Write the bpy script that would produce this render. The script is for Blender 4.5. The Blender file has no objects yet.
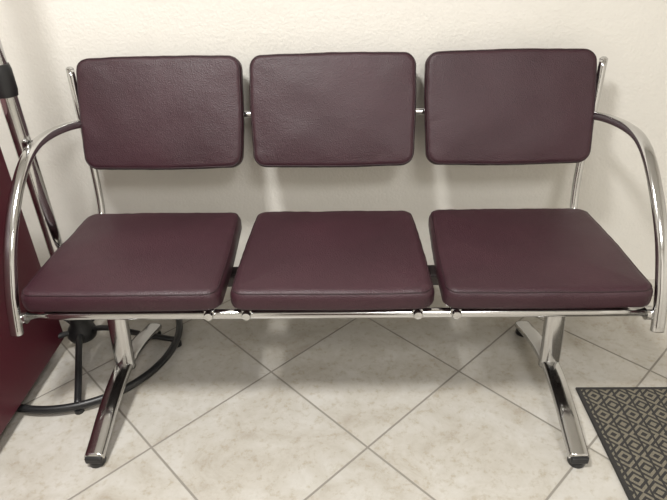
import bpy, bmesh, math
from mathutils import Vector, Matrix
scene=bpy.context.scene
scene.view_settings.view_transform='Standard'
COL=scene.collection

# ---------------------------------------------------------------- helpers
def link(o,parent=None):
    COL.objects.link(o)
    if parent: o.parent=parent
    return o
def empty(name,loc=(0,0,0)):
    e=bpy.data.objects.new(name,None); e.location=loc; e.empty_display_size=.1
    COL.objects.link(e); return e
def mesh_obj(name,verts,faces,mat,parent=None,smooth=True):
    me=bpy.data.meshes.new(name); me.from_pydata([tuple(v) for v in verts],[],faces)
    bm=bmesh.new(); bm.from_mesh(me); bmesh.ops.recalc_face_normals(bm,faces=bm.faces); bm.to_mesh(me); bm.free()
    if smooth:
        for p in me.polygons: p.use_smooth=True
    me.materials.append(mat)
    return link(bpy.data.objects.new(name,me),parent)
def box(name,lo,hi,mat,parent=None,bevel=0.0,seg=3):
    bm=bmesh.new(); bmesh.ops.create_cube(bm,size=1)
    for v in bm.verts:
        v.co=Vector([lo[i]+(v.co[i]+.5)*(hi[i]-lo[i]) for i in range(3)])
    if bevel>0: bmesh.ops.bevel(bm,geom=list(bm.edges),offset=bevel,segments=seg,affect='EDGES',profile=.5)
    me=bpy.data.meshes.new(name); bm.to_mesh(me); bm.free(); me.materials.append(mat)
    return link(bpy.data.objects.new(name,me),parent)
def catmull(pts,n=10,closed=False):
    P=[Vector(p) for p in pts]; out=[]
    N=len(P); rng=range(N if closed else N-1)
    for i in rng:
        if closed: a,b,c,d=P[(i-1)%N],P[i],P[(i+1)%N],P[(i+2)%N]
        else:
            b,c=P[i],P[i+1]; a=P[i-1] if i>0 else b*2-c; d=P[i+2] if i+2<N else c*2-b
        for k in range(n):
            t=k/n
            out.append(.5*((2*b)+(c-a)*t+(2*a-5*b+4*c-d)*t*t+(3*b-a-3*c+d)*t**3))
    if not closed: out.append(P[-1])
    return out
def sweep(name,path,a,b,mat,parent=None,ref=(1,0,0),nseg=24,power=2.0,closed=False,scale=None):
    """sweep a (super)ellipse: half size a along ref, b perpendicular"""
    ref=Vector(ref).normalized(); verts=[];faces=[];N=len(path)
    for i,p in enumerate(path):
        if closed: t=(path[(i+1)%N]-path[i-1])
        else: t=path[min(i+1,N-1)]-path[max(i-1,0)]
        t.normalize(); n=t.cross(ref); 
        if n.length<1e-4: n=t.cross(Vector((0,0,1)))
        n.normalize(); r=n.cross(t).normalized()
        s=scale(i/(N-1)) if scale else 1
        for k in range(nseg):
            th=2*math.pi*k/nseg; c,sn=math.cos(th),math.sin(th)
            cx=math.copysign(abs(c)**(2/power),c); sx=math.copysign(abs(sn)**(2/power),sn)
            verts.append(p+r*a*s*cx+n*b*s*sx)
    M=N if closed else N-1
    for i in range(M):
        j=(i+1)%N
        for k in range(nseg):
            l=(k+1)%nseg
            faces.append((i*nseg+k,i*nseg+l,j*nseg+l,j*nseg+k))
    if not closed:
        faces.append(tuple(range(nseg))[::-1]); faces.append(tuple((N-1)*nseg+k for k in range(nseg)))
    return mesh_obj(name,verts,faces,mat,parent)
def lathe(name,prof,loc,mat,parent=None,n=32,axis='Z'):
    verts=[];faces=[]
    for r,z in prof:
        r=max(r,.0005)
        for k in range(n):
            th=2*math.pi*k/n; v=Vector((r*math.cos(th),r*math.sin(th),z))
            if axis=='Y': v=Vector((v.x,v.z,v.y))
            if axis=='X': v=Vector((v.z,v.x,v.y))
            verts.append(v+Vector(loc))
    for i in range(len(prof)-1):
        for k in range(n):
            l=(k+1)%n; faces.append((i*n+k,i*n+l,(i+1)*n+l,(i+1)*n+k))
    faces.append(tuple(range(n))); faces.append(tuple((len(prof)-1)*n+k for k in range(n)))
    o=mesh_obj(name,verts,faces,mat,parent)
    o.data.set_sharp_from_angle(angle=math.radians(40))
    return o

# ---------------------------------------------------------------- materials
def newmat(name):
    m=bpy.data.materials.new(name); m.use_nodes=True
    nt=m.node_tree; return m,nt,nt.nodes,nt.links,nt.nodes['Principled BSDF']
def simple(name,col,rough=.5,metal=0,bump=0,bscale=200,coat=0):
    m,nt,N,L,B=newmat(name)
    B.inputs['Base Color'].default_value=(*col,1); B.inputs['Roughness'].default_value=rough
    B.inputs['Metallic'].default_value=metal
    tc=N.new('ShaderNodeTexCoord'); no=N.new('ShaderNodeTexNoise'); no.inputs['Scale'].default_value=bscale
    L.new(tc.outputs['Object'],no.inputs['Vector'])
    if bump:
        b=N.new('ShaderNodeBump'); b.inputs['Strength'].default_value=bump; b.inputs['Distance'].default_value=.002
        L.new(no.outputs['Fac'],b.inputs['Height']); L.new(b.outputs['Normal'],B.inputs['Normal'])
    return m
chrome=simple('chrome',(.58,.578,.575),.13,1.0)
black=simple('black_plastic',(.012,.012,.013),.38,0,.1,150)
darksteel=simple('dark_steel',(.03,.022,.022),.4,.3,.1,150)

def leather(name,col,rough=.42):
    m,nt,N,L,B=newmat(name)
    tc=N.new('ShaderNodeTexCoord')
    n1=N.new('ShaderNodeTexNoise'); n1.inputs['Scale'].default_value=5; n1.inputs['Detail'].default_value=5
    L.new(tc.outputs['Object'],n1.inputs['Vector'])
    r=N.new('ShaderNodeValToRGB'); r.color_ramp.elements[0].position=.3; r.color_ramp.elements[1].position=.72
    r.color_ramp.elements[0].color=(col[0]*.86,col[1]*.86,col[2]*.86,1); r.color_ramp.elements[1].color=(col[0]*1.12,col[1]*1.14,col[2]*1.12,1)
    L.new(n1.outputs['Fac'],r.inputs['Fac'])
    B.inputs['Roughness'].default_value=rough; B.inputs['Specular IOR Level'].default_value=.42
    v=N.new('ShaderNodeTexVoronoi'); v.inputs['Scale'].default_value=300; L.new(tc.outputs['Object'],v.inputs['Vector'])
    gr=N.new('ShaderNodeMapRange'); L.new(v.outputs['Distance'],gr.inputs[0]); gr.inputs[1].default_value=.1; gr.inputs[2].default_value=.8
    gr.inputs[3].default_value=1.08; gr.inputs[4].default_value=.80
    vm=N.new('ShaderNodeVectorMath'); vm.operation='SCALE'; L.new(r.outputs['Color'],vm.inputs[0]); L.new(gr.outputs[0],vm.inputs['Scale'])
    L.new(vm.outputs[0],B.inputs['Base Color'])
    n2=N.new('ShaderNodeTexNoise'); n2.inputs['Scale'].default_value=8; n2.inputs['Detail'].default_value=4; L.new(tc.outputs['Object'],n2.inputs['Vector'])
    b1=N.new('ShaderNodeBump'); b1.inputs['Strength'].default_value=.6; b1.inputs['Distance'].default_value=.001
    L.new(v.outputs['Distance'],b1.inputs['Height'])
    b2=N.new('ShaderNodeBump'); b2.inputs['Strength'].default_value=.3; b2.inputs['Distance'].default_value=.010
    L.new(n2.outputs['Fac'],b2.inputs['Height']); L.new(b1.outputs['Normal'],b2.inputs['Normal'])
    L.new(b2.outputs['Normal'],B.inputs['Normal'])
    return m
LEA=leather('burgundy_leatherette',(.0415,.0135,.0205),.45)
LEAP=leather('burgundy_piping',(.026,.009,.013),.5)
PANEL=simple('burgundy_laminate',(.075,.008,.017),.45,0,.05,60)

def wallmat(name,col):
    m,nt,N,L,B=newmat(name)
    tc=N.new('ShaderNodeTexCoord')
    n=N.new('ShaderNodeTexNoise'); n.inputs['Scale'].default_value=2.2; n.inputs['Detail'].default_value=6
    L.new(tc.outputs['Object'],n.inputs['Vector'])
    r=N.new('ShaderNodeValToRGB'); r.color_ramp.elements[0].color=(col[0]*.95,col[1]*.95,col[2]*.94,1); r.color_ramp.elements[1].color=(*col,1)
    r.color_ramp.elements[0].position=.3; r.color_ramp.elements[1].position=.7
    L.new(n.outputs['Fac'],r.inputs['Fac']); L.new(r.outputs['Color'],B.inputs['Base Color'])
    B.inputs['Roughness'].default_value=.7
    n2=N.new('ShaderNodeTexNoise'); n2.inputs['Scale'].default_value=110; n2.inputs['Detail'].default_value=4
    n3=N.new('ShaderNodeTexNoise'); n3.inputs['Scale'].default_value=14; n3.inputs['Detail'].default_value=2
    L.new(tc.outputs['Object'],n2.inputs['Vector']); L.new(tc.outputs['Object'],n3.inputs['Vector'])
    b=N.new('ShaderNodeBump'); b.inputs['Strength'].default_value=.6; b.inputs['Distance'].default_value=.003
    L.new(n2.outputs['Fac'],b.inputs['Height'])
    b2=N.new('ShaderNodeBump'); b2.inputs['Strength'].default_value=.3; b2.inputs['Distance'].default_value=.006
    L.new(n3.outputs['Fac'],b2.inputs['Height']); L.new(b.outputs['Normal'],b2.inputs['Normal']); L.new(b2.outputs['Normal'],B.inputs['Normal'])
    return m
WALL=wallmat('painted_plaster',(.78,.755,.705))
CEIL=wallmat('ceiling_paint',(.80,.79,.77))

def tilemat():
    m,nt,N,L,B=newmat('floor_tiles')
    s=.4345; ox,oy=-.2136,1.4022; k=1/(math.sqrt(2)*s)
    geo=N.new('ShaderNodeNewGeometry'); sep=N.new('ShaderNodeSeparateXYZ'); L.new(geo.outputs['Position'],sep.inputs[0])
    def M(op,a,b=None,c=None):
        n=N.new('ShaderNodeMath'); n.operation=op
        for i,x in enumerate((a,b,c)):
            if x is None: continue
            if isinstance(x,(int,float)): n.inputs[i].default_value=x
            else: L.new(x,n.inputs[i])
        return n.outputs[0]
    X=M('SUBTRACT',sep.outputs[0],ox); Y=M('SUBTRACT',sep.outputs[1],oy)
    A=M('MULTIPLY',M('SUBTRACT',X,Y),k); Bc=M('MULTIPLY',M('ADD',X,Y),k)
    def edge(v):
        f=M('FRACT',v); return M('SUBTRACT',.5,M('ABSOLUTE',M('SUBTRACT',f,.5)))
    d=M('MULTIPLY',M('MINIMUM',edge(A),edge(Bc)),s) # metres to edge
    tile=N.new('ShaderNodeMapRange'); L.new(d,tile.inputs[0]); tile.inputs[1].default_value=.0020; tile.inputs[2].default_value=.0042
    tile.interpolation_type='SMOOTHSTEP'
    comb=N.new('ShaderNodeCombineXYZ'); L.new(M('FLOOR',A),comb.inputs[0]); L.new(M('FLOOR',Bc),comb.inputs[1])
    wn=N.new('ShaderNodeTexWhiteNoise'); wn.noise_dimensions='3D'; L.new(comb.outputs[0],wn.inputs['Vector'])
    off=N.new('ShaderNodeVectorMath'); off.operation='SCALE'; L.new(wn.outputs['Color'],off.inputs[0]); off.inputs['Scale'].default_value=20
    add=N.new('ShaderNodeVectorMath'); add.operation='ADD'; L.new(geo.outputs['Position'],add.inputs[0]); L.new(off.outputs[0],add.inputs[1])
    n1=N.new('ShaderNodeTexNoise'); n1.inputs['Scale'].default_value=7; n1.inputs['Detail'].default_value=8; n1.inputs['Roughness'].default_value=.68; n1.inputs['Distortion'].default_value=.5
    L.new(add.outputs[0],n1.inputs['Vector'])
    r=N.new('ShaderNodeValToRGB'); e=r.color_ramp.elements
    e[0].position=.30; e[0].color=(.40,.362,.305,1); e[1].position=.62; e[1].color=(.545,.525,.485,1)
    x=e.new(.45); x.color=(.485,.457,.405,1)
    L.new(n1.outputs['Fac'],r.inputs['Fac'])
    n2=N.new('ShaderNodeTexNoise'); n2.inputs['Scale'].default_value=45; n2.inputs['Detail'].default_value=5; n2.inputs['Roughness'].default_value=.7; L.new(add.outputs[0],n2.inputs['Vector'])
    r2=N.new('ShaderNodeValToRGB'); r2.color_ramp.elements[0].position=.33; r2.color_ramp.elements[1].position=.48
    r2.color_ramp.elements[0].color=(.82,.775,.70,1); r2.color_ramp.elements[1].color=(1,1,1,1); L.new(n2.outputs['Fac'],r2.inputs['Fac'])
    mx=N.new('ShaderNodeMix'); mx.data_type='RGBA'; mx.blend_type='MULTIPLY'; mx.inputs[0].default_value=.8
    L.new(r.outputs['Color'],mx.inputs[6]); L.new(r2.outputs['Color'],mx.inputs[7])
    br=M('ADD',M('MULTIPLY',wn.outputs['Value'],.08),.95)
    sc=N.new('ShaderNodeVectorMath'); sc.operation='SCALE'; L.new(mx.outputs[2],sc.inputs[0]); L.new(br,sc.inputs['Scale'])
    mg=N.new('ShaderNodeMix'); mg.data_type='RGBA'; L.new(tile.outputs[0],mg.inputs[0]); mg.inputs[6].default_value=(.25,.23,.20,1); L.new(sc.outputs[0],mg.inputs[7])
    L.new(mg.outputs[2],B.inputs['Base Color'])
    ro=N.new('ShaderNodeMapRange'); L.new(tile.outputs[0],ro.inputs[0]); ro.inputs[3].default_value=.8; ro.inputs[4].default_value=.22; L.new(ro.outputs[0],B.inputs['Roughness'])
    b=N.new('ShaderNodeBump'); b.inputs['Strength'].default_value=.5; b.inputs['Distance'].default_value=.0015; L.new(tile.outputs[0],b.inputs['Height'])
    b2=N.new('ShaderNodeBump'); b2.inputs['Strength'].default_value=.08; b2.inputs['Distance'].default_value=.002; L.new(n2.outputs['Fac'],b2.inputs['Height']); L.new(b.outputs[0],b2.inputs['Normal'])
    L.new(b2.outputs['Normal'],B.inputs['Normal'])
    return m
TILE=tilemat()

def rugmat():
    m,nt,N,L,B=newmat('woven_mat')
    geo=N.new('ShaderNodeNewGeometry'); sep=N.new('ShaderNodeSeparateXYZ'); L.new(geo.outputs['Position'],sep.inputs[0])
    def M(op,a,b=None):
        n=N.new('ShaderNodeMath'); n.operation=op
        for i,x in enumerate((a,b)):
            if x is None: continue
            if isinstance(x,(int,float)): n.inputs[i].default_value=x
            else: L.new(x,n.inputs[i])
        return n.outputs[0]
    X=M('SUBTRACT',sep.outputs[0],.748); Y=M('SUBTRACT',1.32,sep.outputs[1])
    cx,cy=.085,.075
    fx=M('ABSOLUTE',M('SUBTRACT',M('FRACT',M('DIVIDE',X,cx)),.5)); fy=M('ABSOLUTE',M('SUBTRACT',M('FRACT',M('DIVIDE',Y,cy)),.5))
    d=M('ADD',fx,fy)
    st=M('FRACT',M('MULTIPLY',d,4.0))
    a=M('GREATER_THAN',st,.48)
    sx=M('LESS_THAN',M('ABSOLUTE',M('SUBTRACT',fx,.25)),.035); a=M('MULTIPLY',a,M('SUBTRACT',1,sx))
    brd=M('MINIMUM',X,Y); inn=M('GREATER_THAN',brd,.012); a=M('MULTIPLY',a,inn)
    n=N.new('ShaderNodeTexNoise'); n.inputs['Scale'].default_value=260; L.new(geo.outputs['Position'],n.inputs['Vector'])
    mx=N.new('ShaderNodeMix'); mx.data_type='RGBA'; L.new(a,mx.inputs[0]); mx.inputs[6].default_value=(.030,.028,.027,1); mx.inputs[7].default_value=(.185,.165,.125,1)
    m2=N.new('ShaderNodeMix'); m2.data_type='RGBA'; m2.blend_type='MULTIPLY'; m2.inputs[0].default_value=.6
    L.new(mx.outputs[2],m2.inputs[6]); L.new(n.outputs['Fac'],m2.inputs[7])
    mm=N.new('ShaderNodeVectorMath'); mm.operation='SCALE'; mm.inputs['Scale'].default_value=1.3; L.new(m2.outputs[2],mm.inputs[0])
    L.new(mm.outputs[0],B.inputs['Base Color']); B.inputs['Roughness'].default_value=.9
    b=N.new('ShaderNodeBump'); b.inputs['Strength'].default_value=.6; b.inputs['Distance'].default_value=.002; L.new(n.outputs['Fac'],b.inputs['Height']); L.new(b.outputs[0],B.inputs['Normal'])
    return m
RUG=rugmat()
ADDED_DOOR=simple('added_door_brown',(.05,.025,.015),.4,0,.1,30)  # dark brown for the added door that the chrome reflects

# ---------------------------------------------------------------- room shell
WY=1.93; XL,XR,YF,H=-2.3,2.3,-2.2,2.7
box('floor',(XL-.1,YF-.1,-.1),(XR+.1,WY+.1,0),TILE)
box('ceiling',(XL-.1,YF-.1,H),(XR+.1,WY+.1,H+.1),CEIL)
box('wall_back',(XL-.1,WY,0),(XR+.1,WY+.1,H),WALL)
box('wall_left',(XL-.1,YF,0),(XL,WY,H),WALL)
box('wall_right',(XR,YF,0),(XR+.1,WY,H),WALL)
box('wall_front',(XL-.1,YF-.1,0),(XR+.1,YF,H),WALL)
d=empty('added_dark_door')  # unseen door, added to give the chrome something dark to reflect
box('leaf',(-.5,YF+.002,.01),(.4,YF+.045,2.05),ADDED_DOOR,d,.004)
for i,(a,b,c,e) in enumerate(((-.58,-.51,0,2.13),(.41,.48,0,2.13))): box('jamb_%d'%i,(a,YF+.002,c),(b,YF+.06,e),ADDED_DOOR,d,.004)
box('head',(-.58,YF+.002,2.06),(.48,YF+.06,2.13),ADDED_DOOR,d,.004)
for i in range(2): box('inset_%d'%i,(-.38,YF+.04,.2+i*.95),(.28,YF+.055,1.0+i*.85),ADDED_DOOR,d,.006)

# ---------------------------------------------------------------- cushions
def rrect(hw0,hw1,y0,y1,r,inset,n=8):
    """rounded trapezoid outline, hw0 at y0, hw1 at y1; bulged sides"""
    pts=[]
    h0,h1=hw0-inset,hw1-inset; a,b=y0+inset,y1-inset; rr=max(r-inset,.006)
    for (cx,cy,t0) in ((h1-rr,b-rr,0),(-h1+rr,b-rr,90),(-h0+rr,a+rr,180),(h0-rr,a+rr,270)):
        for k in range(n+1):
            t=math.radians(t0+90*k/n); pts.append((cx+rr*math.cos(t),cy+rr*math.sin(t)))
    out=[]; P=len(pts)
    for i in range(P):
        p=Vector(pts[i]); q=Vector(pts[(i+1)%P]); out.append(p)
        if (q-p).length>.05:
            m=24; nrm=Vector(((q-p).y,-(q-p).x)).normalized()
            for k in range(1,m):
                t=k/m; out.append(p.lerp(q,t)+nrm*.0035*math.sin(math.pi*t))
    return out
from mathutils import noise
def cushion(name,hw0,hw1,y0,y1,thick,r,er,puff,parent,mat4,seed,pipe=.0018):
    loops=[]; z0=thick-er
    prof=[(er*.9,0.0),(er*.35,.001),(.0015,.006),(0,.012)]
    prof+=[(0,z0*.75)]
    for k in range(0,9):
        t=math.radians(90*k/8); prof.append((er*(1-math.cos(t)),z0+er*math.sin(t)))
    for ins,z in prof: loops.append([Vector((p.x,p.y,z)) for p in rrect(hw0,hw1,y0,y1,r,ins)])
    n=len(loops[0]); cy=(y0+y1)/2; last=loops[-1]
    for k in range(1,26):
        s=1-k/25.5
        loops.append([Vector((v.x*s,cy+(v.y-cy)*s,thick+puff*(1-s**3.0))) for v in last])
    verts=[v for l in loops for v in l]; faces=[]
    for i in range(len(loops)-1):
        for k in range(n):
            l=(k+1)%n; faces.append((i*n+k,i*n+l,(i+1)*n+l,(i+1)*n+k))
    verts.append(Vector((0,cy,thick+puff))); c=len(verts)-1; m=(len(loops)-1)*n
    for k in range(n): faces.append((m+k,m+(k+1)%n,c))
    faces.append(tuple(range(n)))
    def soft(v):
        if v.z<.004: return v
        q=noise.noise(Vector((v.x*9+seed*7,v.y*9,v.z*9)))*.0024
        e=max(0,1-min(hw1-abs(v.x),v.y-y0,y1-v.y)/.06)
        q+=noise.noise(Vector((v.x*42+seed,v.y*42,v.z*20)))*.0018*e
        d=Vector((v.x*.6,(v.y-cy)*.6,.25)).normalized()
        return v+d*q
    verts=[soft(v) for v in verts]
    o=mesh_obj(name,verts,faces,LEA,parent); o.data.transform(mat4)
    pi=[soft(Vector((p.x,p.y,z0+er*.71))) for p in rrect(hw0,hw1,y0,y1,r,er*.29)]
    q=sweep(name+'_piping',pi,pipe,pipe,LEAP,parent,ref=(0,0,1),nseg=8,closed=True); q.data.transform(mat4)
    return o

bench=empty('waiting_room_bench')
PIT=.55
lean=math.atan2(1.838-1.7076,.9149-.601)
bh=math.hypot(1.838-1.7076,.9149-.601)
up=Vector((0,math.sin(lean),math.cos(lean))); nrm=Vector((0,-math.cos(lean),math.sin(lean)))
for i,(c,cb_,ex) in enumerate(((-.5555,-.551,0),(0,0,0),(.5575,.5565,.002))):
    cushion('seat_cushion_%d'%(i+1),.267+ex,.254,1.186,1.662,.060,.040,.028,.009,bench,Matrix.Translation((c,0,.408)),i+1)
    T=.048
    org=Vector((cb_,1.7076,.601))-nrm*(T-.006)
    M=Matrix(((1,up.x,nrm.x,org.x),(0,up.y,nrm.y,org.y),(0,up.z,nrm.z,org.z),(0,0,0,1)))
    cushion('back_cushion_%d'%(i+1),.2575+ex,.263+ex,-.005,bh+.006,T,.042,.018,.005,bench,M,i+11,.0022)
    box('seat_base_plate_%d'%(i+1),(c-.23,1.22,.398),(c+.23,1.62,.409),darksteel,bench,.003)
    b=box('back_board_%d'%(i+1),(-.2,.03,-.009),(.2,bh-.03,.001),darksteel,bench,.003); 
    for v in b.data.vertices: v.co=M@v.co

V=Vector
def line(a,b,n=12): a,b=V(a),V(b); return [a.lerp(b,k/n) for k in range(n+1)]
sweep('front_rail',line((-.835,1.215,.381),(.835,1.215,.381)),.0135,.0135,chrome,bench,ref=(0,0,1))
sweep('main_beam',line((-.80,1.40,.378),(.80,1.40,.378)),.02,.03,darksteel,bench,ref=(0,0,1),power=6)
sweep('back_crossbar',line((-.812,1.823,.735),(.812,1.823,.735)),.011,.011,chrome,bench,ref=(0,0,1))
k=0
for c in (-PIT,0,PIT):
    for s in (-.225,.225):
        if abs(c+s)>.7: continue
        k+=1
        lathe('rail_bolt_%d'%k,[(.0,-.004),(.011,-.003),(.0125,.0),(.0125,.012),(.0,.014)],(c+s,1.190,.391),chrome,bench,24,'Y')
        box('rail_clamp_%d'%k,(c+s-.014,1.198,.384),(c+s+.014,1.234,.404),chrome,bench,.004)
for sx,nm in ((-1,'left'),(1,'right')):
    e=.006 if sx>0 else 0
    pts=[(.80*sx,1.22,.381),(.80*sx,1.40,.381),(.80*sx,1.60,.382),(.80*sx,1.67,.388),(.80*sx,1.715,.412),(.802*sx,1.74,.46),(.808*sx,1.765,.56),((.822+e)*sx,1.80,.72),((.837+e)*sx,1.838,.885)]
    sweep('back_post_'+nm,catmull(pts,8),.0125,.0125,chrome,bench,ref=(1,0,0))
    lathe('post_cap_'+nm,[(.0122,0),(.0126,.004),(.007,.009),(0.001,.010)],((.837+e)*sx,1.838,.884),chrome,bench)
    arm=[((.818+e)*sx,1.79,.724),((.831+e)*sx,1.70,.740),((.838+e)*sx,1.60,.750),((.840+e)*sx,1.515,.747),((.841+e*.5)*sx,1.44,.720),(.842*sx,1.36,.660),(.843*sx,1.275,.565),(.844*sx,1.215,.455),(.844*sx,1.185,.37),(.844*sx,1.178,.345)]
    sweep('armrest_'+nm,catmull(arm,8),.0165,.0125,chrome,bench,ref=(1,0,0),power=2.6)
    lathe('armrest_socket_'+nm,[(.0,-.02),(.0165,-.02),(.0165,.016),(.0,.016)],(.835*sx,1.205,.381),chrome,bench,24,'X')
    X=.656*sx
    sweep('leg_'+nm,catmull([(X,1.335,.085),(X,1.345,.16),(X,1.365,.27),(X,1.385,.37)],8),.030,.020,chrome,bench,ref=(1,0,0),power=2.6)
    box('leg_mount_'+nm,(X-.05,1.34,.355),(X+.05,1.45,.40),darksteel,bench,.005)
    foot=[(X,1.035,.030),(X,1.09,.047),(X,1.17,.073),(X,1.26,.093),(X,1.335,.098),(X,1.41,.090),(X,1.50,.066),(X,1.565,.043),(X,1.605,.030)]
    sweep('foot_'+nm,catmull(foot,8),.027,.015,chrome,bench,ref=(1,0,0),power=2.8)
    for yy,q in ((1.045,'front'),(1.595,'rear')):
        lathe('glide_%s_%s'%(q,nm),[(.0,0),(.021,0),(.023,.004),(.021,.016),(.010,.018),(.010,.03),(0,.03)],(X,yy,0),black,bench)
    for yy,q,t in ((1.031,'front',-1),(1.609,'rear',1)):
        box('foot_end_%s_%s'%(q,nm),(X-.024,yy-.008,.016),(X+.024,yy+.008,.038),black,bench,.006)

# ---------------------------------------------------------------- coat stand
cs=empty('coat_stand'); cx,cy=-.884,1.54
lathe('pole',[(.0,.07),(.024,.07),(.024,1.72),(.0,1.72)],(cx,cy,0),chrome,cs,32)
lathe('pole_collar',[(.0,.885),(.027,.885),(.030,.90),(.030,.955),(.027,.97),(.0,.97)],(cx,cy,0),black,cs,32)
lathe('hub',[(.0,.045),(.045,.045),(.05,.06),(.042,.085),(.030,.10),(.029,.135),(.0,.135)],(cx,cy,0),black,cs,32)
R=.325
ring=[V((cx+R*math.cos(2*math.pi*k/96),cy+R*math.sin(2*math.pi*k/96),.024)) for k in range(96)]
sweep('base_ring',ring,.013,.012,black,cs,ref=(0,0,1),nseg=12,closed=True)
for k in range(5):
    t=math.radians(k*72-72); dx,dy=math.cos(t),math.sin(t)
    pth=catmull([(cx+dx*.03,cy+dy*.03,.075),(cx+dx*.10,cy+dy*.10,.078),(cx+dx*.21,cy+dy*.21,.05),(cx+dx*R,cy+dy*R,.024)],6)
    sweep('base_arm_%d'%k,pth,.011,.009,black,cs,ref=(-dy,dx,0),nseg=12)
    lathe('base_pad_%d'%k,[(0,0),(.014,0),(.014,.014),(0,.014)],(cx+dx*R,cy+dy*R,0),black,cs,16)
lathe('top_cap',[(.0,1.71),(.03,1.71),(.034,1.74),(.02,1.765),(.0,1.77)],(cx,cy,0),black,cs,24)
for k in range(6):
    t=math.radians(k*60+15); dx,dy=math.cos(t),math.sin(t)
    pth=catmull([(cx+dx*.02,cy+dy*.02,1.66),(cx+dx*.09,cy+dy*.09,1.64),(cx+dx*.14,cy+dy*.14,1.68),(cx+dx*.15,cy+dy*.15,1.75)],6)
    sweep('hook_%d'%k,pth,.007,.007,chrome,cs,ref=(-dy,dx,0),nseg=10)

# ---------------------------------------------------------------- burgundy cabinet at left
cb=empty('reception_cabinet')
box('carcass',(-1.42,.62,.05),(-.940,1.525,.80),PANEL,cb,.006)
box('top',(-1.43,.61,.802),(-.937,1.527,.83),PANEL,cb,.005)
for i,(x,y) in enumerate(((-1.37,.68),(-1.02,.68),(-1.37,1.46),(-1.06,1.42))):
    lathe('leg_%d'%i,[(0,0),(.018,0),(.022,.05),(0,.052)],(x,y,0),black,cb,20)

# ---------------------------------------------------------------- rug
box('door_mat',(.748,.70,0.0005),(1.40,1.32,.009),RUG,None,.003)

# ---------------------------------------------------------------- lights
def area(name,loc,size,power,col,target=None,sy=None):
    l=bpy.data.lights.new(name,'AREA'); l.energy=power; l.color=col; l.size=size
    if sy: l.shape='RECTANGLE'; l.size_y=sy
    o=bpy.data.objects.new(name,l); o.location=loc
    t=V(target) if target else V((loc[0],loc[1],0))
    o.rotation_euler=(t-V(loc)).to_track_quat('-Z','Y').to_euler(); COL.objects.link(o); return o
area('ceiling_light',(-.60,.40,2.66),.35,70,(1,.985,.955))
area('fill_light_far',(.7,-1.0,2.66),.8,54,(1,.985,.96))  # added fill lamp behind the camera, not a real ceiling fitting
w=bpy.data.worlds.new('world'); scene.world=w; w.use_nodes=True
w.node_tree.nodes['Background'].inputs[0].default_value=(.9,.93,1,1); w.node_tree.nodes['Background'].inputs[1].default_value=.3

# ---------------------------------------------------------------- camera
f=569.56; pit=.5372; yaw=.0322; roll=.0264
Fw=V((-math.sin(yaw)*math.cos(pit),math.cos(yaw)*math.cos(pit),-math.sin(pit)))
Rt=V((math.cos(yaw),math.sin(yaw),0)); Up=Rt.cross(Fw)
c,s=math.cos(roll),math.sin(roll)
R2=Rt*c-Up*s; U2=Rt*s+Up*c
cam=bpy.data.cameras.new('camera'); co=bpy.data.objects.new('camera',cam); COL.objects.link(co)
Bk=-Fw
co.matrix_world=Matrix(((R2.x,U2.x,Bk.x,.0473),(R2.y,U2.y,Bk.y,0),(R2.z,U2.z,Bk.z,1.3008),(0,0,0,1)))
cam.sensor_width=36; cam.lens=f*36/667; cam.clip_start=.02
scene.camera=co
